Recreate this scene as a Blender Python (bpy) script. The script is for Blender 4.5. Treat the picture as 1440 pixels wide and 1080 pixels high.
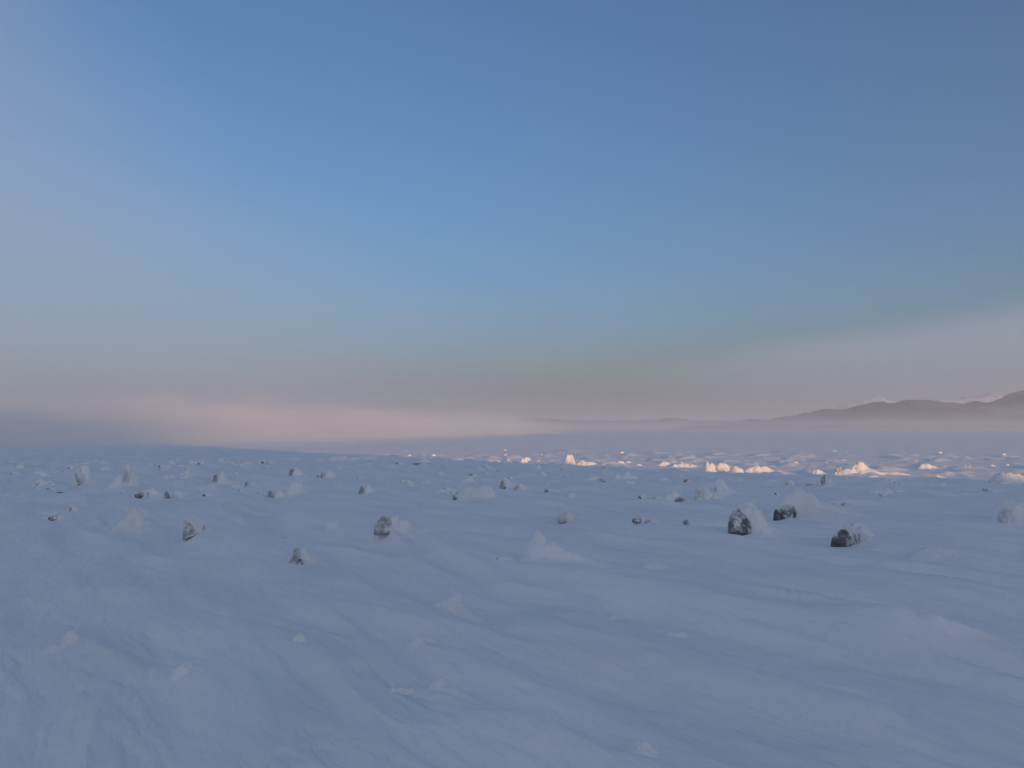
import bpy, bmesh, math, random
import numpy as np
from mathutils import Vector, noise as mnoise

# ------------------------------------------------------------------ scene, camera, light
for o in list(bpy.data.objects):
    bpy.data.objects.remove(o, do_unlink=True)
scn = bpy.context.scene
COL = scn.collection
F = 1119.0                      # focal length in photo pixels (1440 wide)
PITCH = math.atan(63.0 / F)     # horizon lies below the picture's middle
CAMZ = 1.70
cam = bpy.data.cameras.new('camera')
cam.sensor_width = 36.0
cam.lens = 36.0 * F / 1440.0
cam.clip_start = 0.05
cam.clip_end = 60000
camo = bpy.data.objects.new('camera', cam)
COL.objects.link(camo)
camo.location = (0, 0, CAMZ)
camo.rotation_euler = (math.radians(90) + PITCH, 0, 0)
scn.camera = camo

SUN_EL = math.radians(6.5)
SUN_AZ = math.radians(150.0)    # clockwise from +Y: behind the camera, to the right
SUN_H = (math.sin(SUN_AZ), math.cos(SUN_AZ))

world = bpy.data.worlds.new('World')
scn.world = world
world.use_nodes = True
nt = world.node_tree
nt.nodes.clear()


def N(t, kind, **kw):
    n = t.nodes.new(kind)
    for k, v in kw.items():
        setattr(n, k, v)
    return n


def math_node(t, op, a, b=None, c=None, clamp=False):
    n = t.nodes.new('ShaderNodeMath')
    n.operation = op
    n.use_clamp = clamp
    for i, v in enumerate((a, b, c)):
        if v is None:
            continue
        if isinstance(v, (int, float)):
            n.inputs[i].default_value = v
        else:
            t.links.new(v, n.inputs[i])
    return n.outputs[0]


def smooth(t, v, lo, hi, a=0.0, b=1.0):
    n = t.nodes.new('ShaderNodeMapRange')
    n.interpolation_type = 'SMOOTHSTEP'
    t.links.new(v, n.inputs['Value'])
    n.inputs['From Min'].default_value = lo
    n.inputs['From Max'].default_value = hi
    n.inputs['To Min'].default_value = a
    n.inputs['To Max'].default_value = b
    return n.outputs[0]


SKY_STRENGTH = 0.14
sky = N(nt, 'ShaderNodeTexSky', sky_type='NISHITA', sun_disc=False)
sky.sun_elevation = SUN_EL
sky.sun_rotation = SUN_AZ
sky.altitude = 460
sky.air_density = 1.0
sky.dust_density = 5.0
sky.ozone_density = 3.3
tc = N(nt, 'ShaderNodeTexCoord')
sep = N(nt, 'ShaderNodeSeparateXYZ')
nt.links.new(tc.outputs['Generated'], sep.inputs[0])
az = math_node(nt, 'ARCTAN2', sep.outputs['X'], sep.outputs['Y'])      # radians, right positive
el = math_node(nt, 'ARCSINE', sep.outputs['Z'])
# thin veils of ice mist, soft and streaky, drifting over the lake
mp = N(nt, 'ShaderNodeMapping')
mp.inputs['Scale'].default_value = (1.3, 1.3, 5.0)
nt.links.new(tc.outputs['Generated'], mp.inputs[0])
nz = N(nt, 'ShaderNodeTexNoise')
nz.inputs['Scale'].default_value = 2.2
nz.inputs['Detail'].default_value = 3.0
nz.inputs['Roughness'].default_value = 0.45
nt.links.new(mp.outputs[0], nz.inputs['Vector'])
wob = math_node(nt, 'MULTIPLY_ADD', nz.outputs['Fac'], 0.10, -0.05)
# veil to the right: its upper edge climbs away from the lake's far end
up_r = math_node(nt, 'MULTIPLY_ADD', az, 0.13, 0.066)
d_r = math_node(nt, 'SUBTRACT', math_node(nt, 'ADD', up_r, math_node(nt, 'MULTIPLY', wob, 0.5)), el)
veil_r = math_node(nt, 'MULTIPLY', smooth(nt, d_r, -0.012, 0.028), smooth(nt, az, 0.0, 0.45))
# veil to the left: broad and high, extended unseen overhead and behind to brighten the snow
e_l = math_node(nt, 'MULTIPLY_ADD', sep.outputs['X'], -0.38, 0.85)
e_l = math_node(nt, 'MULTIPLY_ADD', sep.outputs['Y'], -0.80, e_l)
d_l = math_node(nt, 'SUBTRACT', math_node(nt, 'ADD', e_l, wob), sep.outputs['Z'])
veil_l = smooth(nt, d_l, -0.14, 0.20)
veil = math_node(nt, 'MAXIMUM', math_node(nt, 'MULTIPLY', veil_r, 0.6), math_node(nt, 'MULTIPLY', veil_l, 0.62))
mixs = N(nt, 'ShaderNodeMix', data_type='RGBA')
mixs.inputs[7].default_value = (1.15, 1.40, 1.84, 1)
nt.links.new(veil, mixs.inputs[0])
tint = N(nt, 'ShaderNodeMix', data_type='RGBA', blend_type='MULTIPLY')     # the camera's white balance on the clear sky
tint.inputs[0].default_value = 1.0
tint.inputs[7].default_value = (0.72, 0.74, 0.78, 1)
nt.links.new(sky.outputs[0], tint.inputs[6])
nt.links.new(tint.outputs[2], mixs.inputs[6])
bg = N(nt, 'ShaderNodeBackground')
bg.inputs['Strength'].default_value = SKY_STRENGTH
out = N(nt, 'ShaderNodeOutputWorld')
nt.links.new(mixs.outputs[2], bg.inputs['Color'])
nt.links.new(bg.outputs[0], out.inputs['Surface'])

sl = bpy.data.lights.new('sun', 'SUN')
sl.energy = 1.9
sl.angle = math.radians(0.2)
sl.color = (1.0, 0.54, 0.24)
so = bpy.data.objects.new('sun', sl)
COL.objects.link(so)
so.rotation_euler = (math.radians(90) - SUN_EL, 0, math.pi - SUN_AZ)
so.location = (40, -80, 60)

vs = scn.view_settings
vs.view_transform = 'Standard'
vs.look = 'None'
vs.exposure = 0.95
vs.gamma = 1.0
scn.cycles.volume_bounces = 3
scn.cycles.max_bounces = 6

# ------------------------------------------------------------------ helpers
CP, SP = math.cos(PITCH), math.sin(PITCH)


def ray(px, py):
    a, b = (px - 720) / F, (540 - py) / F
    return a, CP - b * SP, SP + b * CP


def at(px, py):
    """the point of the flat ice sheet seen at photo pixel px, py"""
    x, y, z = ray(px, py)
    t = CAMZ / max(1e-4, -z)
    return x * t, y * t


def _h(ix, iy, seed):
    v = (ix.astype(np.int64) * 374761393 + iy.astype(np.int64) * 668265263 + seed * 974634777) & 0x7fffffff
    v = ((v ^ (v >> 13)) * 1274126177) & 0x7fffffff
    v = v ^ (v >> 16)
    return (v & 0xffff) / 65535.0


def vnoise(x, y, seed=0):
    x = np.asarray(x, float)
    y = np.asarray(y, float)
    ix, iy = np.floor(x), np.floor(y)
    fx, fy = x - ix, y - iy
    fx = fx * fx * fx * (fx * (fx * 6 - 15) + 10)
    fy = fy * fy * fy * (fy * (fy * 6 - 15) + 10)
    a, b = _h(ix, iy, seed), _h(ix + 1, iy, seed)
    c, d = _h(ix, iy + 1, seed), _h(ix + 1, iy + 1, seed)
    return (a + (b - a) * fx) * (1 - fy) + (c + (d - c) * fx) * fy - 0.5


def fbm(x, y, seed=0, octs=4, gain=0.5):
    s, a = 0, 1.0
    for i in range(octs):
        s = s + a * vnoise(x * 2 ** i + 17.3 * i, y * 2 ** i - 9.1 * i, seed + i * 31)
        a *= gain
    return s


WU = np.array([0.55, -0.835])           # the wind blew this way: tails of drift lie along it
WV = np.array([0.835, 0.55])


def polyline_dist(X, Y, pts):
    """signed side distance to a polyline and the run along it, 0..1"""
    best = np.full(X.shape, 1e9)
    side = np.zeros(X.shape)
    run = np.zeros(X.shape)
    n = len(pts) - 1
    for i in range(n):
        (x0, y0), (x1, y1) = pts[i], pts[i + 1]
        dx, dy = x1 - x0, y1 - y0
        L2 = dx * dx + dy * dy
        t = np.clip(((X - x0) * dx + (Y - y0) * dy) / L2, 0, 1)
        ex, ey = X - x0 - t * dx, Y - y0 - t * dy
        d = np.hypot(ex, ey)
        m = d < best
        best = np.where(m, d, best)
        side = np.where(m, np.sign(dx * ey - dy * ex), side)
        run = np.where(m, (i + t) / n, run)
    return best, side, run


# crests of the long wind drifts: photo pixels, height, width on the far side, on the near side
CRESTS = [
    ([(655, 795), (760, 822), (880, 852), (1010, 880), (1190, 916), (1330, 938), (1480, 962)], 0.230, 1.90, 0.50),
    ([(720, 836), (800, 888), (900, 925), (1010, 956), (1090, 985), (1200, 1018), (1330, 1046), (1480, 1088)], 0.120, 0.95, 0.28),
    ([(540, 768), (600, 776), (680, 800), (760, 822)], 0.130, 1.3, 0.45),
    ([(470, 750), (500, 757), (545, 772), (600, 788)], 0.130, 1.1, 0.45),
    ([(1020, 816), (1150, 835), (1300, 850), (1440, 872)], 0.160, 1.6, 0.6),
    ([(600, 905), (660, 945), (720, 985), (790, 1030)], 0.075, 0.45, 0.2),
    ([(590, 965), (640, 1010), (720, 1060), (800, 1110)], 0.075, 0.45, 0.2),
    ([(1240, 700), (1330, 716), (1440, 736)], 0.20, 1.8, 0.9),
    ([(1150, 790), (1260, 786), (1360, 800), (1480, 806)], 0.10, 1.2, 0.6),
    ([(880, 742), (960, 755), (1040, 772), (1120, 776)], 0.13, 1.2, 0.6),
    ([(240, 935), (262, 965), (300, 1000), (330, 1040)], 0.05, 0.3, 0.18),
]
CR = [([at(*p) for p in c[0]], c[1], c[2], c[3]) for c in CRESTS]


def ground(X, Y):
    X = np.asarray(X, float)
    Y = np.asarray(Y, float)
    r = np.hypot(X, Y)
    s = X * WU[0] + Y * WU[1]
    t = X * WV[0] + Y * WV[1]
    wx = fbm(X / 2.5, Y / 2.5, 5, 2) * 0.35
    z = 0.055 * fbm(X / 7.0, Y / 7.0, 1, 3)
    nearf = np.clip(1.2 - r / 60.0, 0.25, 1)
    z = z + 0.15 * nearf * fbm(s / 3.2, (t + wx) / 0.8, 11, 3)
    rid = 0.5 - np.abs(fbm(s / 4.0, (t + wx) / 1.1, 77, 2))
    z = z + 0.085 * nearf * np.clip(rid - 0.30, 0, 1) / 0.20
    z = z + 0.032 * np.clip(1 - r / 25, 0, 1) * fbm(s / 0.5, t / 0.22, 21, 3)
    # rougher rubble under the snow where the hummocks stand
    band = np.clip((r - 16) / 8, 0, 1) * np.clip((75 - r) / 30, 0, 1)
    z = z + band * 0.30 * np.clip(fbm(X / 1.1, Y / 1.5, 41, 3) - 0.10, 0, 1)
    far = np.clip((r - 45) / 40, 0, 1) * np.clip((900 - r) / 500, 0, 1)
    z = z + far * 0.16 * np.clip(fbm(X / 5.0, Y / 7.0, 91, 3) - 0.33, 0, 1)
    best = np.zeros(X.shape)
    crust = fbm(s / 1.7, (t + wx) / 0.45, 131, 3)
    z = z + 0.020 * np.clip(1.3 - r / 14, 0, 1) * (np.clip((crust - 0.06) / 0.05, 0, 1) + np.clip((crust - 0.26) / 0.05, 0, 1))
    for pts, h, wf, wn in CR:
        d, side, run = polyline_dist(X, Y, pts)
        w = np.where(side > 0, wf, wn)
        d = np.sqrt(d * d + 0.0025) - 0.05 + 0.04 * fbm(X / 0.6, Y / 0.6, 57, 3)
        q = np.clip(1 - d / w, 0, 1)
        q = np.where(side > 0, q ** 1.3, q ** 1.15)
        best = np.maximum(best, h * q * np.clip(np.minimum(run, 1 - run) * 4, 0, 1))
    return z + best


def g1(x, y):
    return float(ground(np.array([x]), np.array([y]))[0])


def link(name, me, mat, parent=None, loc=None):
    o = bpy.data.objects.new(name, me)
    COL.objects.link(o)
    if mat and not me.materials:
        me.materials.append(mat)
    if parent is not None:
        o.parent = parent
    if loc is not None:
        o.location = loc
    return o


def tag(o, label=None, cat=None, group=None, kind=None):
    for k, v in (('label', label), ('category', cat), ('group', group), ('kind', kind)):
        if v:
            o[k] = v
    return o


def grid_mesh(name, P, smooth_shade=True, wrap=False):
    """P: (rows, cols, 3) array of points"""
    r, c, _ = P.shape
    me = bpy.data.meshes.new(name)
    idx = np.arange(r * c).reshape(r, c)
    if wrap:
        idx = np.concatenate([idx, idx[:, :1]], axis=1)
    q = np.stack([idx[:-1, :-1], idx[:-1, 1:], idx[1:, 1:], idx[1:, :-1]], -1).reshape(-1, 4)
    me.vertices.add(r * c)
    me.vertices.foreach_set('co', P.reshape(-1).astype(np.float32))
    me.loops.add(q.size)
    me.loops.foreach_set('vertex_index', q.reshape(-1).astype(np.int32))
    me.polygons.add(len(q))
    me.polygons.foreach_set('loop_start', (np.arange(len(q)) * 4).astype(np.int32))
    me.polygons.foreach_set('use_smooth', np.full(len(q), smooth_shade))
    me.update()
    me.validate()
    return me


# ------------------------------------------------------------------ materials
def principled(name):
    m = bpy.data.materials.new(name)
    m.use_nodes = True
    t = m.node_tree
    return m, t, t.nodes['Principled BSDF']


def tex(t, scale, detail=3.0, rough=0.5, coord='Object', sc=None, rot=0.0):
    c = N(t, 'ShaderNodeTexCoord')
    v = N(t, 'ShaderNodeNewGeometry').outputs['Position'] if coord == 'World' else c.outputs[coord]
    if sc:
        m = N(t, 'ShaderNodeMapping')
        m.inputs['Scale'].default_value = sc
        m.inputs['Rotation'].default_value = (0, 0, rot)
        t.links.new(v, m.inputs[0])
        v = m.outputs[0]
    n = N(t, 'ShaderNodeTexNoise')
    n.inputs['Scale'].default_value = scale
    n.inputs['Detail'].default_value = detail
    n.inputs['Roughness'].default_value = rough
    t.links.new(v, n.inputs['Vector'])
    return n.outputs['Fac']


def ramp(t, v, stops):
    n = N(t, 'ShaderNodeValToRGB')
    e = n.color_ramp.elements
    while len(e) < len(stops):
        e.new(0.5)
    for el_, (p, c) in zip(e, stops):
        el_.position = p
        el_.color = (*c, 1)
    t.links.new(v, n.inputs[0])
    return n.outputs[0]


def bump(t, b, fac, strength, dist):
    n = N(t, 'ShaderNodeBump')
    n.inputs['Strength'].default_value = strength
    n.inputs['Distance'].default_value = dist
    t.links.new(fac, n.inputs['Height'])
    t.links.new(n.outputs[0], b.inputs['Normal'])
    return n


def snow_material(name, lo, hi, grain=1.0):
    m, t, b = principled(name)
    geo = N(t, 'ShaderNodeNewGeometry').outputs['Position']

    def nz_(scale, detail, sc=None):
        n = N(t, 'ShaderNodeTexNoise')
        n.inputs['Scale'].default_value = scale
        n.inputs['Detail'].default_value = detail
        if sc:
            mm = N(t, 'ShaderNodeMapping')
            mm.vector_type = 'TEXTURE'
            mm.inputs['Rotation'].default_value = (0, 0, math.atan2(WU[1], WU[0]))
            mm.inputs['Scale'].default_value = sc
            t.links.new(geo, mm.inputs[0])
            t.links.new(mm.outputs[0], n.inputs['Vector'])
        else:
            t.links.new(geo, n.inputs['Vector'])
        return n.outputs['Fac']
    patch = nz_(1.0, 4.0, (2.6, 0.8, 1.0))
    t.links.new(ramp(t, patch, [(0.32, lo), (0.68, hi)]), b.inputs['Base Color'])
    b.inputs['Roughness'].default_value = 0.75
    b.inputs['Specular IOR Level'].default_value = 0.25
    ripple = nz_(5.0, 3.0, (1.6, 0.45, 1.0))
    crumb = nz_(45.0, 3.0)
    hsum = math_node(t, 'MULTIPLY_ADD', crumb, 0.16 * grain, ripple)
    bump(t, b, hsum, 0.75, 0.04)
    return m


M_SNOW = snow_material('wind_packed_snow', (0.80, 0.81, 0.83), (0.90, 0.90, 0.91))
M_COVER = snow_material('drifted_snow', (0.79, 0.79, 0.80), (0.90, 0.89, 0.89))


def ice_material(name, base, frost_lo, frost_hi, zw=0.22):
    m, t, b = principled(name)
    c = N(t, 'ShaderNodeTexCoord').outputs['Object']
    n = N(t, 'ShaderNodeTexNoise')
    n.inputs['Scale'].default_value = 7.0
    n.inputs['Detail'].default_value = 6.0
    n.inputs['Roughness'].default_value = 0.65
    t.links.new(c, n.inputs['Vector'])
    geo = N(t, 'ShaderNodeNewGeometry')
    s = N(t, 'ShaderNodeSeparateXYZ')
    t.links.new(geo.outputs['Normal'], s.inputs[0])
    # snow clings to what faces up, hoar frost in patches to the rest; on clean grey ice this paints the lit top
    v = math_node(t, 'MULTIPLY_ADD', s.outputs['Z'], zw, n.outputs['Fac'])
    dark = tuple(x * 0.6 for x in base)
    t.links.new(ramp(t, v, [(0.30, dark), (frost_lo, base), (frost_hi, (0.78, 0.78, 0.79))]), b.inputs['Base Color'])
    b.inputs['Roughness'].default_value = 0.55
    b.inputs['Specular IOR Level'].default_value = 0.3
    bump(t, b, n.outputs['Fac'], 0.6, 0.04)
    return m


M_ICE = ice_material('dark_lake_ice', (0.13, 0.135, 0.145), 0.52, 0.70)
M_FROST = ice_material('frosted_ice', (0.34, 0.34, 0.345), 0.45, 0.66)
M_GREY = ice_material('clean_grey_ice', (0.34, 0.335, 0.33), 0.60, 0.78, 0.75)  # heavy up-facing weight paints the wedge's lit top face paler
M_PALE = ice_material('pale_ice', (0.55, 0.55, 0.55), 0.40, 0.62)

mh, t, b = principled('hill_forest_snow')
n = tex(t, 0.012, 6, 0.6, 'World')
t.links.new(ramp(t, n, [(0.45, (0.04, 0.055, 0.085)), (0.66, (0.24, 0.28, 0.36))]), b.inputs['Base Color'])
b.inputs['Roughness'].default_value = 0.9
b.inputs['Specular IOR Level'].default_value = 0.1
ms, t, b = principled('summit_snow')
n = tex(t, 0.01, 6, 0.6, 'World')
t.links.new(ramp(t, n, [(0.33, (0.45, 0.45, 0.47)), (0.48, (0.90, 0.90, 0.91))]), b.inputs['Base Color'])
b.inputs['Roughness'].default_value = 0.9

# ------------------------------------------------------------------ the lake ice under snow, out to the horizon
rad = np.concatenate([np.geomspace(0.6, 3.0, 40)[:-1], np.geomspace(3.0, 90.0, 520)[:-1],
                      np.geomspace(90.0, 1200.0, 130)[:-1], np.geomspace(1200.0, 14000.0, 30)])
ang = np.radians(np.concatenate([np.linspace(-52, 52, 820), np.linspace(52, 308, 130)[1:-1]]))
R, A = np.meshgrid(rad, ang, indexing='ij')
X, Y = R * np.sin(A), R * np.cos(A)
Z = ground(X, Y)
me = grid_mesh('snow_field', np.stack([X, Y, Z], -1), True, True)
bm = bmesh.new()
bm.from_mesh(me)
bm.verts.ensure_lookup_table()
bm.faces.new([bm.verts[i] for i in range(len(ang))])
bmesh.ops.recalc_face_normals(bm, faces=bm.faces[:])
bm.to_mesh(me)
bm.free()
if me.polygons[0].normal.z < 0:
    me.flip_normals()
tag(link('snow_field', me, M_SNOW), 'wind packed snow over the frozen lake', kind='structure')

# the steep shore behind the camera, which keeps the low sun off the near ice
YC = -80.0


def crest_from(px, py, dist=None):
    """the point of the crest line that throws the shadow's edge onto what is seen at px, py"""
    if dist is None:
        x, y = at(px, py)
        z = 0.0
    else:
        a, b, c = ray(px, py)
        x, y, z = a / b * dist, dist, CAMZ + c / b * dist
    k = (YC - y) / SUN_H[1]
    return x + SUN_H[0] * k, z + k * math.tan(SUN_EL)


EDGE = [(1600, 691), (1440, 681), (1180, 668), (1000, 664), (800, 656.5), (600, 652), (420, 648), (345, 643)]
FOGE = [(205, 612, 88), (150, 593, 88), (60, 583, 88), (-60, 581, 88), (-300, 588, 88)]
CPTS = sorted([crest_from(*p) for p in EDGE] + [crest_from(*p) for p in FOGE])
CX = [p[0] for p in CPTS]
CH = [p[1] for p in CPTS]
CX = [-330, -150, CX[0] - 40] + CX + [CX[-1] + 40, 330]
CH = [13, 15, CH[0]] + CH + [CH[-1] - 1.0, 6.0]


def crest_h(x):
    return np.interp(x, CX, CH)


us = np.linspace(-330, 330, 300)
vv = np.linspace(0, 1, 40)
U, V = np.meshgrid(us, vv, indexing='ij')
H = crest_h(U)
H = H + 0.16 * fbm(U / 6.0, U * 0, 3, 3)
Yb = YC + (0.5 - V) * 130
prof = np.where(V < 0.5, (V / 0.5) ** 1.5, 1 - 0.45 * ((V - 0.5) / 0.5) ** 1.2)
prof = np.where(V < 0.5, np.clip(1 - np.abs(V - 0.5) * 130 / 60, 0, 1) ** 1.25, prof)
Zb = H * prof + (1 - prof) * 1.2 * fbm(U / 8, Yb / 8, 8, 3) - 0.5 * (1 - prof)
me = grid_mesh('shore_bluff', np.stack([U, Yb, Zb], -1))
if me.polygons[0].normal.z < 0:
    me.flip_normals()
tag(link('shore_bluff', me, M_SNOW), 'snow covered shore slope behind the viewpoint', kind='structure')


# ------------------------------------------------------------------ hills across the lake
def hill(name, label, prof, dist, base_py, mat, seed, rough, depth):
    """a range with real depth; prof = skyline in photo pixels, seen at `dist` metres"""
    px = np.array([p[0] for p in prof], float)
    py = np.array([p[1] for p in prof], float)
    u = np.linspace(px[0], px[-1], 260)
    top = np.interp(u, px, py)
    hgt = (603 - top) / F * dist + CAMZ
    hgt = hgt + rough * dist / 1000 * fbm(u / 22, u * 0, seed, 5, 0.6)
    ends = np.clip((u - u[0]) / 60, 0, 1) * (np.clip((u[-1] - u) / 60, 0, 1))
    hgt = hgt * np.clip(ends * 1.2, 0.0, 1)
    w = np.linspace(-1, 1, 36)
    UU, WW = np.meshgrid(u, w, indexing='ij')
    Xh = (UU - 720) / F * dist
    Yh = dist + WW * depth
    sh = 1 - np.abs(WW) ** 1.2
    Zh = hgt[:, None] * sh
    Zh = Zh * (1 + 0.55 * (1 - sh) * fbm(Xh / 180, Yh / 160, seed + 9, 4)) - 3 * (1 - sh)
    me = grid_mesh(name, np.stack([Xh, Yh, Zh], -1))
    if me.polygons[0].normal.z < 0:
        me.flip_normals()
    return tag(link(name, me, mat), label, kind='structure')


hill('wooded_hills', 'low dark hills across the frozen lake',
     [(930, 603), (1000, 597), (1040, 592), (1090, 587), (1140, 581), (1185, 575), (1225, 568), (1262, 563), (1290, 559),
      (1318, 563), (1350, 569), (1385, 564), (1410, 559), (1440, 552), (1490, 545), (1560, 548), (1660, 556), (1800, 580)],
     2000, 603, mh, 4, 4.5, 300)
hill('snowy_mountains', 'snowy summits catching the sun behind the low hills',
     [(1100, 603), (1160, 580), (1195, 568), (1218, 561), (1240, 560), (1256, 562), (1275, 566), (1300, 568), (1326, 560), (1352, 558),
      (1372, 559), (1392, 554), (1412, 558), (1450, 556), (1500, 550), (1600, 560), (1750, 590)],
     2700, 603, ms, 14, 5.0, 320)
hill('distant_hills', 'faint hills at the far end of the lake',
     [(560, 603), (640, 600), (700, 597), (740, 589), (765, 588), (800, 592), (850, 590), (900, 592), (935, 587), (975, 592),
      (1040, 590), (1120, 590), (1250, 596)],
     3400, 603, mh, 24, 2.5, 320)


# ------------------------------------------------------------------ builders for hummocks
def snow_patch(px, base, peaks, seed, tail=0.0, rough=1.0, name='snow_cover', ices=()):
    """a drifted lump of snow moulded on the ground; sizes in photo pixels at the anchor's depth.
    peaks: (dx, back, h, wl, wr, wd, k) ; r^k falloff: k=1 a cone, 2 a dome, 3+ a flat top, <1 a drift"""
    p = peaks[0]
    peaks = list(peaks) + [(p[0] + 0.15 * p[4], p[1] - 0.1 * p[5], p[2] * 0.42, p[3] * 1.6, p[4] * 2.1, p[5] * 2.0, 0.8)]
    ax, ay = at(px, base)
    sc = math.hypot(ay, CAMZ) / F
    x0 = min(p[0] - p[3] for p in peaks) * sc
    x1 = max(p[0] + p[4] for p in peaks) * sc
    y0 = min(p[1] - p[5] for p in peaks) * sc
    y1 = max(p[1] + p[5] for p in peaks) * sc
    hmax = max(p[2] for p in peaks) * sc
    tl = tail * sc
    if tl:
        x1 = max(x1, tl * 0.75)
        y0 = min(y0, -tl * 0.95)
    wide = max(x1 - x0, y1 - y0)
    nx = 64 if (x1 - x0) / sc > 45 else (44 if (x1 - x0) / sc > 20 else 28)
    ny = max(24, min(72, int(nx * (y1 - y0) / (x1 - x0))))
    mx, my = (x1 - x0) * 0.06, (y1 - y0) * 0.06
    gx, gy = np.meshgrid(np.linspace(x0 - mx, x1 + mx, nx), np.linspace(y0 - my, y1 + my, ny), indexing='ij')
    # wobbled coordinates keep the outlines from being clean ellipses
    L = max(hmax, 0.08)
    jx = gx + rough * 0.26 * L * fbm((gx + seed) / (L * 0.8), gy / (L * 0.8), seed, 4, 0.6)
    jy = gy + rough * 0.26 * L * fbm((gx - seed) / (L * 0.8), gy / (L * 0.8), seed + 7, 4, 0.6)
    tot = np.zeros(gx.shape)
    for dx, back, h, wl, wr, wd, k in peaks:
        ex = jx - dx * sc
        ey = jy - back * sc
        q = np.hypot(np.where(ex < 0, ex / (wl * sc), ex / (wr * sc)), ey / (wd * sc))
        f = h * sc * np.clip(1 - np.clip(q, 0, 1) ** k, 0, 1)
        tot = tot + f ** 5
    if tl:
        p = peaks[0]
        ex = gx - p[0] * sc
        ey = gy - p[1] * sc
        s = ex * WU[0] + ey * WU[1]
        tt = ex * WV[0] + ey * WV[1]
        w = p[5] * sc * 0.75
        f = p[2] * sc * 0.8 * np.clip(1 - s / tl, 0, 1) ** 1.7 * np.clip(1 - np.abs(tt) / (w * (1 - 0.5 * np.clip(s / tl, 0, 1))), 0, 1) ** 0.9
        f = np.where(s > 0, f, 0)
        tot = tot + f ** 5
    f = tot ** 0.2
    for ic in ices:
        w, d = ic[3] * sc, ic[5] * sc
        q = np.hypot((jx - ic[0] * sc + 0.22 * w) / (w * 0.60), (jy - ic[1] * sc + 0.45 * d) / (d * 0.52))
        m = np.clip((q - 0.72) / 0.45, 0, 1)
        f = f * (0.12 + 0.88 * m * m * (3 - 2 * m))
    f = f * (1 + rough * 0.26 * fbm(gx / (L * 0.6), gy / (L * 0.6), seed + 3, 4, 0.6))
    ch = np.abs(fbm(gx / (L * 0.9), gy / (L * 0.9), seed + 23, 2))
    f = f * (1 - rough * 0.16 * np.clip(1 - ch / 0.12, 0, 1))
    z = ground(gx + ax, gy + ay) + f - 0.012 - 0.004 * (ay / 10)
    zb = g1(ax, ay)
    me = grid_mesh(name, np.stack([gx, gy, z - zb], -1))
    if me.polygons[0].normal.z < 0:
        me.flip_normals()
    return me, (ax, ay, zb), sc


def ice_mesh(sc, w, h, d, seed, taper=0.6, npts=13, rnd=0.0, name='ice_block'):
    """an angular lump of broken ice, its foot at z=0; rnd rounds it off"""
    rg = random.Random(seed)
    bm = bmesh.new()
    for i in range(npts):
        zz = rg.choice((0, 0, rg.random(), rg.random(), 1))
        k = 1 - (1 - taper) * zz
        a = rg.random() * math.tau
        q = 0.75 + 0.25 * rg.random()
        cx = max(-1, min(1, math.cos(a) * 1.25)) * q
        cy = max(-1, min(1, math.sin(a) * 1.25)) * q
        bm.verts.new((cx * k * w * sc / 2, cy * k * d * sc / 2, (zz * 1.0 - 0.12 * (zz == 0)) * h * sc))
    r = bmesh.ops.convex_hull(bm, input=bm.verts[:])
    bmesh.ops.delete(bm, geom=[v for v in bm.verts if not v.link_faces], context='VERTS')
    bmesh.ops.subdivide_edges(bm, edges=bm.edges[:], cuts=3, use_grid_fill=True)
    if rnd >= 0.5:
        for v in bm.verts:
            v.co *= 1.16
    bmesh.ops.triangulate(bm, faces=bm.faces[:])
    if rnd:
        for _ in range(int(rnd * 6)):
            bmesh.ops.smooth_vert(bm, verts=bm.verts[:], factor=0.5, use_axis_x=True, use_axis_y=True, use_axis_z=True)
    L = min(w, h, d) * sc
    for v in bm.verts:
        p = v.co / (L * 0.55) + Vector((seed * 1.7, seed * 0.9, 3.1))
        v.co += mnoise.noise_vector(p) * L * 0.075
    me = bpy.data.meshes.new(name)
    bmesh.ops.recalc_face_normals(bm, faces=bm.faces[:])
    for f in bm.faces:
        f.smooth = rnd > 0.3
    bm.to_mesh(me)
    bm.free()
    return me


SEED = [100]


def hummock(name, label, cat, px, base, peaks, ices=(), tail=0.0, group=None, rough=1.0):
    """ices: (dx, back, up, w, h, d, taper, rnd, material, turn, seed)"""
    SEED[0] += 13
    me, loc, sc = snow_patch(px, base, peaks, SEED[0], tail, rough, 'snow_cover', ices)
    if not ices:
        me.name = name
        o = link(name, me, M_COVER, None, loc)
    else:
        o = bpy.data.objects.new(name, None)
        COL.objects.link(o)
        o.empty_display_size = 0.1
        o.location = loc
        link('snow_cover', me, M_COVER, o)
        for (dx, back, up, w, h, d, taper, rnd, mat, turn, sd) in ices:
            im = ice_mesh(sc, w, h, d, sd, taper, 15, rnd)
            c = link('ice_face', im, mat, o, (dx * sc, back * sc, up * sc - 0.01))
            c.rotation_euler = (0, 0, math.radians(turn))
    return tag(o, label, cat, group)


# (placed below) ---------------------------------------------------- the named hummocks of the near and middle ice
H_ = hummock
D, FR, PA = M_ICE, M_FROST, M_PALE
IB, SM = 'ice block', 'snow mound'
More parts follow.
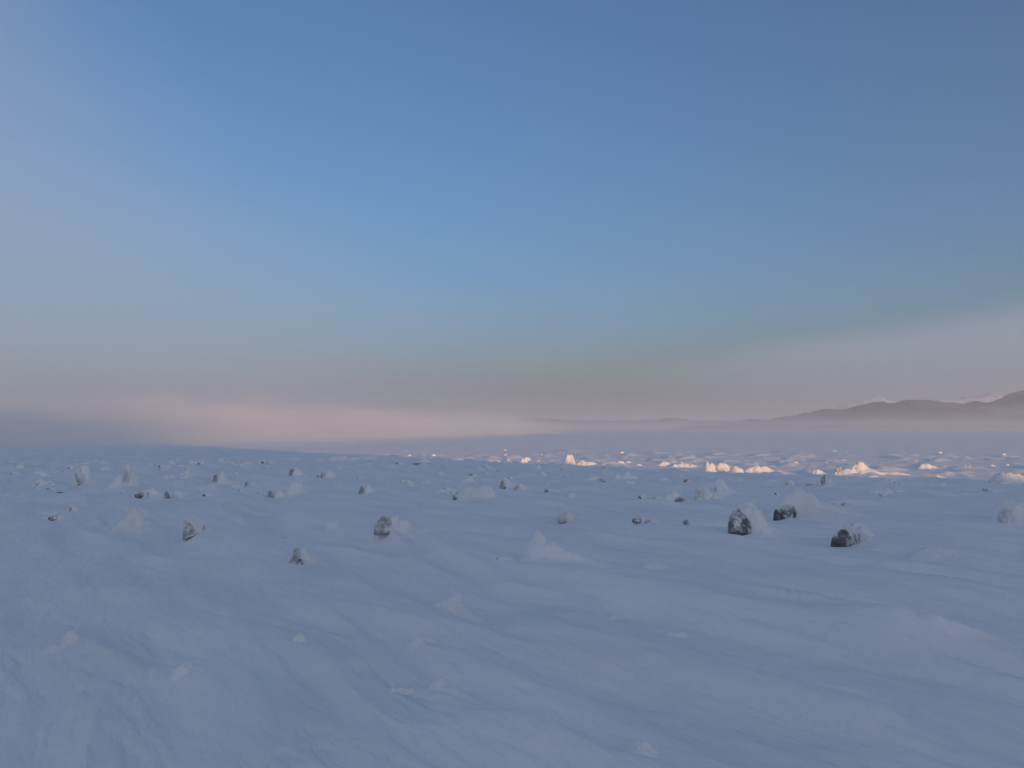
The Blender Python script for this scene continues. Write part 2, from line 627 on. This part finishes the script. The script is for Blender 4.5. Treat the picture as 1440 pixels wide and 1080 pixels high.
# the group of three dark-faced boulders
H_('ice_boulder', 'round boulder of dark mottled ice with a thick snow cap', IB, 1054, 766,
   [(5, 26, 42, 27, 28, 26, 3.4), (22, 22, 17, 20, 42, 22, 1.3), (-20, 6, 9, 20, 20, 14, 1.6)],
   [(-5, 11, 0, 42, 33, 32, 0.85, 0.6, D, 20, 5), (-20, 12, 0, 14, 15, 12, 0.6, 0.4, FR, 0, 8)], tail=70, rough=0.5)
H_('snow_capped_boulder', 'large smooth snow hump with one dark ice opening low on its side', IB, 1128, 730,
   [(2, 30, 42, 32, 46, 30, 1.8), (-12, 24, 25, 24, 24, 22, 2.2), (40, 26, 17, 40, 80, 28, 1.1)],
   [(-20, 10, 0, 36, 23, 30, 0.8, 0.3, D, -25, 11)], tail=110, rough=0.5)
H_('ice_boulder', 'low dark ice wedge under a snow cap with a drift tail, beside the mottled boulder', IB, 1196, 782,
   [(6, 20, 31, 26, 40, 24, 2.0), (22, 18, 18, 24, 32, 18, 1.0)],
   [(-8, 8, 0, 42, 23, 26, 0.5, 0.35, D, 8, 17), (12, 6, 0, 18, 18, 14, 0.5, 0.3, FR, 40, 3)], tail=70)
H_('snow_mound', 'low snow swell with two thin dark ice slits, behind the dark ice wedge', SM, 1188, 715,
   [(18, 40, 14, 42, 120, 40, 1.3), (-4, 22, 9, 26, 30, 22, 1.8)],
   [(-12, 9, 0, 10, 4, 20, 0.8, 0.2, D, 10, 21), (8, 10, 0, 22, 5, 18, 0.7, 0.2, D, -12, 23)])
H_('upright_ice_shard', 'small upright ice tooth with a shaded side, near the big snow hump', IB, 1165, 687,
   [(1, 8, 17, 10, 14, 10, 1.4)], [(-5, 5, 0, 11, 15, 9, 0.4, 0.2, FR, 15, 31)], tail=24)
H_('ice_chip', 'thin dark ice sliver poking out behind the big snow hump', IB, 1140, 685,
   [(3, 5, 5, 9, 10, 7, 1.6)], [(-2, 3, 0, 14, 4, 7, 0.6, 0.2, D, 10, 33)])
H_('snow_capped_boulder', 'square snow slab with a shaded side at the edge of the drift field', IB, 1428, 744,
   [(12, 22, 26, 26, 40, 22, 5.0), (40, 22, 20, 30, 60, 26, 1.3)], [(-8, 12, 0, 16, 21, 20, 0.8, 0.3, PA, 5, 37)])
H_('snow_mound', 'faint low snow mound lying before the dark ice wedge', SM, 1316, 803,
   [(-4, 22, 13, 28, 40, 22, 1.6), (20, 20, 8, 20, 40, 20, 1.2)])
# shards in the middle
H_('upright_ice_shard', 'upright rounded ice slab, one of two snowy teeth standing together', IB, 990, 706,
   [(1, 9, 22, 12, 13, 10, 2.0), (14, 10, 9, 12, 22, 10, 1.0)], [(-6, 5, 0, 14, 19, 9, 0.6, 0.4, PA, 5, 41), (13, 3, 0, 16, 5, 8, 0.6, 0.3, FR, 0, 44)], tail=20)
H_('upright_ice_shard', 'sharp pointed snow tooth behind the rounded slab', IB, 1014, 697,
   [(0, 8, 21, 11, 19, 9, 0.9), (14, 8, 7, 12, 22, 9, 1.1)], [(-6, 4, 0, 8, 10, 7, 0.3, 0.2, PA, 0, 43)])
H_('snow_mound', 'lumpy snow mound with a chipped top beside the two snowy teeth', SM, 951, 712,
   [(0, 14, 16, 17, 18, 14, 1.6), (-10, 12, 10, 10, 10, 12, 1.6)], [(6, 5, 0, 18, 9, 9, 0.6, 0.5, FR, 10, 47)])
H_('snow_mound', 'long low snow mound with small dark ice flecks, reaching towards the mottled boulder', SM, 910, 746,
   [(-4, 26, 14, 26, 40, 24, 1.4), (50, 16, 8, 40, 50, 20, 1.5)], [(-12, 14, 3, 16, 6, 10, 0.6, 0.3, D, 0, 53), (3, 9, 0, 12, 7, 9, 0.5, 0.3, FR, 0, 54), (56, 4, 0, 16, 8, 10, 0.5, 0.4, FR, 0, 55)])
H_('snow_pyramid', 'sharp pale pyramid of snow covered ice standing alone', IB, 768, 812,
   [(-10, 28, 56, 27, 62, 32, 1.05), (14, 26, 34, 40, 42, 28, 1.25)], [(-27, 8, 0, 8, 5, 7, 0.5, 0.3, D, 0, 57)])
H_('snow_ball', 'round ball of ice dusted with snow behind the pale pyramid', IB, 797, 738,
   [(3, 8, 9, 11, 13, 8, 1.6)], [(0, 10, 0, 27, 20, 24, 0.9, 0.9, PA, 0, 61)])
H_('snow_mound', 'faint low snow mound right behind the long drift crest', SM, 925, 806,
   [(-6, 16, 13, 18, 34, 16, 1.2)])
H_('snow_mound', 'broad snow hump with a dark pitted flank and a pale dome', IB, 552, 775,
   [(9, 26, 31, 24, 22, 24, 2.6), (-14, 22, 20, 22, 20, 20, 1.6), (26, 20, 12, 20, 40, 20, 1.0)],
   [(-14, 12, 0, 30, 22, 22, 0.6, 0.5, FR, 10, 67)], tail=70)
H_('snow_mound', 'snow hump with two dark ice spots at its foot', IB, 655, 710,
   [(2, 18, 19, 20, 24, 16, 1.7), (25, 22, 19, 26, 22, 20, 1.5)], [(-15, 7, 0, 13, 9, 9, 0.6, 0.4, FR, 15, 71), (-1, 4, 4, 9, 4, 7, 0.7, 0.2, D, 0, 73)])
H_('upright_ice_shard', 'small upright snow stump with a dark foot', IB, 710, 690,
   [(0, 7, 18, 11, 14, 8, 3.0)], [(-5, 3, 0, 8, 13, 6, 0.7, 0.3, FR, 0, 77), (-1, 1, 0, 6, 4, 5, 0.6, 0.2, D, 0, 78)])
H_('snow_mound', 'ragged snow lump beside the upright snow stump', IB, 733, 692,
   [(0, 8, 12, 12, 14, 9, 1.6), (10, 8, 6, 8, 10, 8, 1.4)], [(-5, 3, 0, 12, 7, 7, 0.6, 0.3, FR, 0, 83)])
H_('ice_wedge', 'clean grey ice wedge with a bright sloping top, alone on smooth snow', IB, 270, 759,
   [(6, 16, 8, 16, 26, 14, 1.2)], [], tail=0)
H_('ice_slab', 'tilted ice slab with a dark broken edge under its snow top', IB, 200, 699,
   [(3, 13, 15, 17, 16, 11, 2.2)], [(-3, 6, 0, 30, 9.5, 12, 0.7, 0.2, FR, -12, 91), (2, 3, 0, 22, 5, 8, 0.7, 0.2, D, -10, 92)])
H_('ice_lump', 'rough pair of ice lumps beside the tilted slab', IB, 243, 701,
   [(4, 9, 12, 12, 14, 9, 1.8)], [(-8, 4, 0, 11, 9, 8, 0.7, 0.6, FR, 0, 95), (3, 3, 0, 12, 6, 7, 0.6, 0.4, PA, 0, 97)])
H_('ice_chip', 'tiny black ice chip in the snow near the rough pair of lumps', IB, 286, 697,
   [(6, 6, 5, 9, 16, 7, 1.4)], [(0, 2, 0, 6, 4, 5, 0.6, 0.2, D, 0, 99)])
H_('ice_boulder', 'rounded frosty boulder of grey ice beside the slanted fin', IB, 106, 685,
   [(2, 14, 29, 15, 17, 12, 3.2), (4, 10, 12, 20, 24, 12, 1.3)], [(-1, 7, 0, 24, 20, 13, 0.8, 0.7, PA, 0, 101), (6, 1, 0, 10, 6, 6, 0.7, 0.3, FR, 0, 102)])
H_('ice_fin', 'slanted snow fin leaning up from a long foot', IB, 166, 688,
   [(7, 10, 33, 9, 8, 8, 1.3), (-2, 10, 19, 20, 16, 9, 1.0), (14, 10, 22, 12, 9, 9, 1.2)], [(8, 4, 10, 9, 16, 5, 0.5, 0.2, PA, 0, 103)])
H_('ice_wedge', 'small dark ice wedge sloping out of the snow', IB, 95, 723,
   [(4, 8, 11, 9, 12, 8, 1.7)], [(-2, 4, 0, 17, 9, 9, 0.5, 0.2, FR, -15, 107)])
H_('ice_lump', 'low snowy lump with a dark hollow beside the small wedge', IB, 70, 735,
   [(2, 10, 14, 13, 15, 9, 1.8), (-10, 8, 6, 9, 10, 8, 1.4)], [(-2, 4, 0, 10, 6, 7, 0.6, 0.2, D, 0, 109), (4, 4, 3, 10, 8, 6, 0.5, 0.3, FR, 0, 113)])
H_('snow_mound', 'broad faint cone of snow between the tilted slab and the lone grey wedge', SM, 176, 746,
   [(0, 22, 34, 26, 34, 22, 1.1)])
H_('ice_lump', 'small snow lump with a dark side near the shaded fog', IB, 307, 679,
   [(2, 7, 17, 7, 14, 7, 1.2)], [(-5, 3, 0, 8, 11, 6, 0.6, 0.5, FR, 0, 115)])
H_('ice_chip', 'small dark ice tooth beside the small snow lump', IB, 347, 683,
   [(5, 6, 7, 8, 14, 7, 1.4)], [(-1, 3, 0, 8, 8, 6, 0.6, 0.3, FR, 0, 117)])
H_('ice_lump', 'small snow topped lump with brown grey face near the sunlit fringe', IB, 413, 674,
   [(2, 7, 16, 8, 12, 7, 1.4)], [(-3, 3, 0, 11, 11, 7, 0.6, 0.3, FR, 0, 119)])
H_('ice_lump', 'small mottled ice lump at the foot of a snow hump', IB, 384, 698,
   [(5, 7, 10, 10, 14, 7, 1.6)], [(-4, 3, 0, 12, 10, 7, 0.6, 0.5, FR, 0, 121)])
H_('snow_mound', 'pale snow hump with one dark fleck at its foot', SM, 411, 697,
   [(0, 13, 20, 17, 17, 12, 1.4)], [(10, 2, 0, 7, 4, 5, 0.6, 0.3, D, 0, 123)])
H_('ice_lump', 'grey and white ice lumps below the sunlit fringe', IB, 457, 675,
   [(4, 7, 11, 9, 13, 7, 1.5), (-2, 7, 6, 8, 8, 7, 1.5)], [(-4, 3, 0, 7, 8, 6, 0.6, 0.3, FR, 0, 125)])
H_('ice_lump', 'dark spotted ice ball in open snow', IB, 511, 696,
   [(3, 7, 13, 9, 11, 7, 1.8)], [(-3, 3, 0, 12, 10, 8, 0.7, 0.6, FR, 0, 127)])
H_('ice_lump', 'jagged ice lump with a dark shaded foot', IB, 417, 797,
   [(4, 18, 22, 18, 28, 16, 1.5), (-6, 20, 19, 12, 12, 12, 1.5)], [(-2, 7, 0, 22, 22, 15, 0.45, 0.3, FR, 15, 131), (2, 4, 0, 18, 9, 11, 0.6, 0.3, D, 0, 133)], tail=40)
H_('snow_lump', 'smooth pale yellowish snow lump on a drift crest', SM, 468, 751,
   [(0, 10, 16, 14, 15, 10, 2.2)], (), tail=60)
H_('ice_chip', 'thin dark ice sliver by the pale yellowish lump', IB, 400, 752,
   [(8, 10, 5, 12, 22, 10, 1.4)], [(0, 3, 0, 11, 3, 6, 0.7, 0.2, FR, 0, 137)])
H_('snow_mound', 'snow mound with a blunt tip in the middle of the foreground', SM, 636, 857,
   [(2, 26, 29, 28, 24, 24, 1.4), (-10, 24, 18, 26, 20, 20, 1.3)], (), tail=130)
H_('snow_lump', 'small pale lump before the blunt snow mound', SM, 588, 916,
   [(0, 16, 15, 22, 24, 14, 1.3)], (), tail=150)
H_('snow_lump', 'wind cut snow lump with a long tail in the foreground', SM, 622, 990,
   [(-4, 24, 22, 22, 34, 20, 1.2), (12, 10, 12, 18, 26, 16, 1.5)], (), tail=150)
H_('snow_lump', 'flat pale snow lump beside the wind cut lump', SM, 562, 985,
   [(2, 14, 11, 24, 26, 14, 1.6)])
H_('snow_lump', 'pale egg shaped snow lump alone on smooth snow', SM, 416, 920,
   [(1, 9, 13, 10, 13, 9, 2.0)])
H_('snow_lump', 'pale snow lump with a ragged ridge behind it', SM, 245, 975,
   [(1, 10, 13, 14, 18, 10, 2.2), (-4, 44, 10, 12, 20, 30, 1.4)])
H_('snow_lump', 'snow lump with a shaded hollow on its left', SM, 86, 920,
   [(2, 14, 19, 16, 16, 12, 1.5), (-16, 6, 8, 22, 22, 14, 1.3)])
H_('snow_lump', 'low snow lump at the foot of the foreground drifts', SM, 898, 1062,
   [(2, 20, 17, 30, 34, 22, 1.6), (4, 6, 9, 20, 26, 12, 1.8)])
H_('snow_lump', 'little pale snow lump between the two long drift crests', SM, 955, 908,
   [(3, 10, 9, 20, 20, 10, 1.6)])
H_('snow_lump', 'little pale snow lump below the pale pyramid', SM, 862, 881,
   [(3, 8, 7, 16, 16, 8, 1.6)])
H_('ice_chip', 'tiny black ice chip on the drift left of the pale pyramid', IB, 700, 808,
   [(10, 8, 5, 10, 26, 8, 1.3)], [(-1, 2, 0, 5, 3, 4, 0.6, 0.3, FR, 0, 139)])
H_('snow_mound', 'snow mound with a sharp edge at the end of the long drift crest', SM, 1345, 944,
   [(-4, 34, 15, 26, 130, 28, 1.5)], ())
H_('ice_lump', 'small pale lump in front of the ragged snow lump', IB, 800, 701,
   [(2, 7, 9, 10, 12, 7, 1.7)], [(-2, 3, 0, 14, 7, 7, 0.6, 0.5, PA, 0, 141)])
H_('ice_lump', 'small low lump with a grey face between ragged lump and pale lump', IB, 771, 693,
   [(6, 6, 7, 9, 20, 7, 1.4)], [(-2, 3, 0, 8, 7, 6, 0.6, 0.4, FR, 0, 143)])
H_('snow_mound', 'soft low snow hump behind the round snow ball', SM, 840, 678,
   [(0, 12, 10, 26, 26, 12, 1.4)], [(6, 3, 0, 14, 5, 6, 0.6, 0.4, FR, 0, 145)])
# the fringe that still gets the sun
G = 'sunlit hummocks along the shadow edge'
def S_(label, px, base, peaks, ices=(), tail=0, name='sunlit_hummock'):
    H_(name, label, IB, px, base, peaks, ices, tail, G, 1.15)
S_('round sunlit snow boulder with a trailing low drift', 801, 656,
   [(0, 4, 15, 10, 10, 6, 3.2), (16, 4, 10, 7, 10, 5, 1.2), (22, 4, 7, 16, 18, 6, 1.2)], [(2, 0, 0, 8, 4, 4, 0.6, 0.5, PA, 0, 151)])
S_('small sunlit snow lump next to the round sunlit boulder', 740, 652, [(0, 4, 9, 9, 9, 5, 2.4)])
S_('tiny sunlit snow speck between boulder and long sunlit ridge', 873, 653, [(0, 3, 5, 7, 7, 4, 2.0)])
S_('tiny sunlit snow crumb before the long sunlit ridge', 899, 657, [(0, 3, 4, 5, 5, 3, 2.0)])
S_('long sunlit ridge of ice lumps with a lit left head', 1012, 664,
   [(-14, 7, 18, 8, 12, 7, 2.2), (4, 7, 15, 14, 16, 7, 2.4), (24, 7, 10, 14, 18, 7, 1.6)], [(4, 2, 0, 26, 8, 6, 0.6, 0.4, PA, 0, 153)])
S_('smooth sunlit mound at the end of the long sunlit ridge', 1068, 664,
   [(-2, 7, 12, 20, 30, 7, 1.7), (-14, 6, 9, 10, 10, 6, 1.6), (20, 6, 6, 16, 26, 6, 1.3)])
S_('low sunlit lump with flat top before the long sunlit ridge', 934, 657, [(0, 5, 8, 11, 13, 6, 2.2)])
S_('wide low sunlit slab between flat lump and long sunlit ridge', 960, 658, [(0, 5, 8, 14, 24, 6, 2.0)])
S_('little sunlit knob in front of the wide low slab', 949, 662, [(0, 3, 7, 7, 8, 4, 2.0)])
S_('jagged sunlit hummock with a dark crown and a long low drift', 1204, 667,
   [(6, 7, 17, 14, 16, 7, 1.6), (-12, 6, 11, 12, 12, 6, 1.6), (-24, 7, 12, 8, 8, 6, 1.6), (50, 5, 6, 40, 46, 8, 1.3)],
   [(-22, 4, 0, 10, 9, 5, 0.6, 0.3, FR, 0, 157), (2, 2, 0, 12, 9, 5, 0.5, 0.3, PA, 0, 158)])
S_('shaded rounded lump just short of the jagged sunlit hummock', 1150, 667, [(0, 6, 8, 12, 14, 6, 2.2)])
S_('lone sunlit mound on the smooth ice beyond the jagged hummock', 1304, 659, [(0, 5, 8, 14, 18, 6, 1.8)], tail=14)
S_('thin sunlit strip of snow lying on the shadow edge', 1322, 675, [(0, 4, 5, 9, 15, 5, 1.8)])
S_('flat topped sunlit slab with a squared shadowed end', 1425, 682,
   [(0, 12, 15, 27, 60, 10, 5.0), (-12, 5, 9, 18, 30, 7, 2.0)], [(-16, 2, 0, 22, 8, 8, 0.7, 0.3, PA, 0, 161)])
S_('small half lit lump with a shaded side below the tiny specks', 876, 673, [(-6, 5, 9, 6, 7, 5, 1.8), (10, 5, 7, 14, 15, 6, 2.0)])
S_('low half lit slab short of the flat topped lump', 935, 675, [(0, 5, 5, 10, 11, 5, 2.2)])
S_('dark flecked lump short of the long sunlit ridge', 968, 682, [(0, 5, 7, 10, 12, 6, 1.8)], [(-2, 2, 0, 12, 6, 6, 0.6, 0.4, FR, 0, 163)])
S_('tall thin sunlit crumb beyond the shaded snow', 592, 648, [(0, 3, 7, 6, 8, 4, 1.4)])
S_('sunlit lump beside the tall thin crumb', 606, 648, [(0, 3, 5, 6, 7, 4, 1.6)])
S_('flat sunlit crumb at the end of the fringe', 630, 650, [(0, 3, 4, 7, 8, 4, 1.6)])
for i, (x, y, h, w) in enumerate([(452, 649, 6, 9), (466, 648, 8, 11), (479, 647, 9, 12), (496, 648, 7, 10), (510, 647, 9, 12), (521, 648, 8, 10), (537, 649, 7, 9), (553, 649, 6, 8)]):
    S_('low sunlit ice crumb in the glowing row under the pink fog', x, y, [(0, 4, h * 0.8, w * 1.5, w * 1.7, 6, 1.3)])

# the clean wedge gets its own faceted body
o = [x for x in bpy.data.objects if x.get('label', '').startswith('clean grey ice wedge')][0]
sc = math.hypot(o.location.y, CAMZ) / F
bm = bmesh.new()
P = [(-13, 6, -3), (-11, -6, -4), (11, -2, 4), (18, 14, 4), (-10, 18, -3), (-12, 2, 26), (-5, 14, 31), (0, 0, 17), (11, 14, 20)]
vs_ = [bm.verts.new(Vector(p) * sc) for p in P]
bmesh.ops.convex_hull(bm, input=vs_)
bmesh.ops.bevel(bm, geom=bm.edges[:], offset=0.9 * sc, segments=1, affect='EDGES')
bmesh.ops.triangulate(bm, faces=bm.faces[:])
wm = bpy.data.meshes.new('ice_wedge')
bm.to_mesh(wm)
bm.free()
root = bpy.data.objects.new('ice_wedge', None)
COL.objects.link(root)
root.location = o.location
tag(root, o['label'], o['category'])
del o['label'], o['category']
o.location = (0, 0, 0)
o.parent = root
o.name = 'snow_cover'
root.name = 'ice_wedge'
link('ice_face', wm, M_GREY, root)

# ------------------------------------------------------------------ countless smaller lumps, one object each
rg = random.Random(7)
VAR = []
for k in range(7):
    w = 10 + k
    me, loc, sc = snow_patch(720, 690, [(0, 5, 6 + k % 3 * 2, w * .7, w, 6, 1.3 + 0.3 * (k % 4)), (rg.uniform(-6, 6), 5, 4, 6, 7, 5, 1.5)], 900 + k * 5, 0, 1.6)
    # make it free of the ground it was moulded on
    co = np.empty(len(me.vertices) * 3, np.float32)
    me.vertices.foreach_get('co', co)
    co = co.reshape(-1, 3)
    co[:, 2] -= (ground(co[:, 0] + loc[0], co[:, 1] + loc[1]) - g1(loc[0], loc[1])).astype(np.float32)
    co[:, 2] -= 0.08 * np.clip(1 - co[:, 2] / 0.025, 0, 1) ** 1.5
    me.vertices.foreach_set('co', co.reshape(-1))
    me.name = 'snow_lump'
    me.materials.append(M_COVER)
    VAR.append(me)
ICEV = []
for k in range(4):
    im = ice_mesh(0.0185, 9, 5, 7, 300 + k, 0.6, 11, 0.3)
    im.materials.append([M_ICE, M_FROST, M_FROST, M_PALE][k])
    ICEV.append(im)


LANDMARKS = [(1054, 766, 'mottled ice boulder'), (1128, 730, 'large smooth snow hump'), (1196, 782, 'dark ice wedge with a drift tail'),
             (1428, 744, 'square snow slab'), (990, 706, 'two snowy teeth'), (910, 746, 'long mound with dark flecks'),
             (768, 812, 'pale pyramid'), (797, 738, 'round snow ball'), (552, 775, 'hump with a pitted flank'),
             (655, 710, 'hump with two dark spots'), (710, 690, 'upright snow stump'), (270, 759, 'clean grey ice wedge'),
             (200, 699, 'tilted ice slab'), (106, 685, 'rounded frosty boulder'), (166, 688, 'slanted snow fin'),
             (70, 735, 'low lump with a dark hollow'), (307, 679, 'small lump near the shaded fog'), (411, 697, 'pale hump with one dark fleck'),
             (511, 696, 'dark spotted ice ball'), (801, 656, 'round sunlit boulder'), (1012, 664, 'long sunlit ridge'),
             (1204, 667, 'jagged sunlit hummock'), (1304, 659, 'lone sunlit mound'), (1425, 682, 'flat topped sunlit slab'),
             (500, 651, 'glowing row of sunlit crumbs'), (600, 648, 'tall thin sunlit crumb'), (934, 657, 'low flat topped sunlit lump'),
             (413, 674, 'lump with a brown grey face'), (876, 673, 'half lit lump'), (740, 652, 'small sunlit lump')]
LMK = [(at(a, b), c) for a, b, c in LANDMARKS]


def small(px, py, size, label, group, dark):
    x, y = at(px, py)
    near = min(LMK, key=lambda l: (l[0][0] - x) ** 2 + (l[0][1] - y) ** 2)[1]
    label = label + ' nearest the ' + near
    k = rg.randrange(7)
    z = g1(x, y)
    s = size * (0.75 + 0.5 * rg.random())
    if dark:
        o = bpy.data.objects.new('ice_lump', None)
        COL.objects.link(o)
        c = link('snow_cover', VAR[k], None, o)
        d = link('ice_face', ICEV[rg.randrange(4)], None, o, (-0.05 - 0.04 * rg.random(), 0.03, 0))  # ice piece on the left also stands in for the lump's shadow side
        d.rotation_euler.z = rg.random() * 6
    else:
        o = link('snow_lump', VAR[k], None)
    o.location = (x, y, z)
    o.rotation_euler.z = rg.uniform(-0.5, 0.5)
    o.scale = (s * rg.uniform(0.9, 1.6), s, s * rg.uniform(0.6, 1.3))
    tag(o, label, IB if dark else SM, group)


clus = []
for k in range(52):
    cx = rg.uniform(-30, 1470) if k % 2 else rg.uniform(-30, 720)
    clus.append((cx, 653 + 44 * rg.random() ** 1.7 + max(0, (cx - 500)) * 0.024, rg.uniform(8, 40)))
for i in range(285):
    if i % 4:
        cx, cy, cw = rg.choice(clus)
        px = cx + rg.gauss(0, cw)
        py = cy + rg.gauss(0, 2.0)
    else:
        px = rg.uniform(-40, 1480)
        py = 652 + 46 * rg.random() ** 1.8 + max(0, (px - 500)) * 0.024
    py = max(py, 650 + max(0, (px - 500)) * 0.02)
    dark = rg.random() < 0.42  # share raised so ice faces give more lumps a dark shadow side
    small(px, py, 0.32 + 0.9 * rg.random() ** 2.0, 'small ice lump with dark shade-side face' if dark else 'small snow lump in shade',
          'small dark ice lumps in the shade' if dark else 'small snow lumps in the shade', dark)
for i in range(56):
    px = rg.uniform(560, 1480)
    py = 624 + 30 * rg.random() ** 0.7 + max(0, (px - 1000)) * 0.02
    small(px, py, 0.25 + 0.5 * rg.random() ** 2, 'small snow lump on sunlit ice', 'small lumps on the sunlit ice', False)

# ------------------------------------------------------------------ ice fog bank over the lake
def box_mesh(name, x0, x1, y0, y1, z0, z1):
    bm = bmesh.new()
    bmesh.ops.create_cube(bm, size=1)
    for v in bm.verts:
        v.co = ((x0 if v.co.x < 0 else x1), (y0 if v.co.y < 0 else y1), (z0 if v.co.z < 0 else z1))
    me = bpy.data.meshes.new(name)
    bm.to_mesh(me)
    bm.free()
    return me


mf = bpy.data.materials.new('ice_fog')
mf.use_nodes = True
t = mf.node_tree
t.nodes.clear()
pv = N(t, 'ShaderNodeVolumePrincipled')
pv.inputs['Color'].default_value = (0.96, 0.94, 0.91, 1)
pv.inputs['Anisotropy'].default_value = 0.0
c = N(t, 'ShaderNodeTexCoord')
s3 = N(t, 'ShaderNodeSeparateXYZ')
t.links.new(c.outputs['Object'], s3.inputs[0])
fx, fy, fz = s3.outputs
mp = N(t, 'ShaderNodeMapping')
mp.inputs['Scale'].default_value = (0.042, 0.042, 0.12)
t.links.new(c.outputs['Object'], mp.inputs[0])
nn = N(t, 'ShaderNodeTexNoise')
nn.inputs['Scale'].default_value = 1.0
nn.inputs['Detail'].default_value = 5.0
t.links.new(mp.outputs[0], nn.inputs['Vector'])
puff = math_node(t, 'MULTIPLY_ADD', nn.outputs['Fac'], 16.0, -3.6)          # height of the fog's top
dens = smooth(t, math_node(t, 'SUBTRACT', puff, fz), 0.0, 1.0)
dens = math_node(t, 'MULTIPLY', dens, smooth(t, fy, 44.0, 82.0))          # thin towards the viewer
edge = math_node(t, 'MULTIPLY_ADD', fy, -0.15, fx)                         # and dissolving to the right
edge = math_node(t, 'MULTIPLY_ADD', nn.outputs['Fac'], 40.0, edge)
dens = math_node(t, 'MULTIPLY', dens, smooth(t, edge, 4.0, -66.0))
dens = math_node(t, 'MULTIPLY', dens, 0.075)
t.links.new(dens, pv.inputs['Density'])
ov = N(t, 'ShaderNodeOutputMaterial')
t.links.new(pv.outputs[0], ov.inputs['Volume'])
fog = link('fog_bank', box_mesh('fog_bank', -330, 40, 43, 330, -0.6, 13), mf)
tag(fog, 'low bank of ice fog lying on the lake', 'fog', kind='stuff')

# ------------------------------------------------------------------ frosty air
ma = bpy.data.materials.new('frosty_air')
ma.use_nodes = True
t = ma.node_tree
t.nodes.clear()
pv = N(t, 'ShaderNodeVolumePrincipled')
pv.inputs['Color'].default_value = (0.94, 0.92, 0.88, 1)
pv.inputs['Density'].default_value = 0.00028
pv.inputs['Anisotropy'].default_value = 0.25
ov = N(t, 'ShaderNodeOutputMaterial')
t.links.new(pv.outputs[0], ov.inputs['Volume'])
hz = link('haze', box_mesh('haze', -15000, 15000, -15000, 15000, -1.5, 170), ma)
tag(hz, 'frosty haze over the lake', 'haze', kind='stuff')

# a shallow sheet of sunlit mist lying on the far ice
mm_ = bpy.data.materials.new('lake_mist')
mm_.use_nodes = True
t = mm_.node_tree
t.nodes.clear()
pv = N(t, 'ShaderNodeVolumePrincipled')
pv.inputs['Color'].default_value = (0.96, 0.94, 0.91, 1)
pv.inputs['Anisotropy'].default_value = 0.25
pv.inputs['Density'].default_value = 0.0008
ov = N(t, 'ShaderNodeOutputMaterial')
t.links.new(pv.outputs[0], ov.inputs['Volume'])
mi = link('lake_mist', box_mesh('lake_mist', -4000, 4000, 60, 4200, -1.1, 15.5), mm_)
tag(mi, 'shallow mist lying on the far ice', 'mist', kind='stuff')
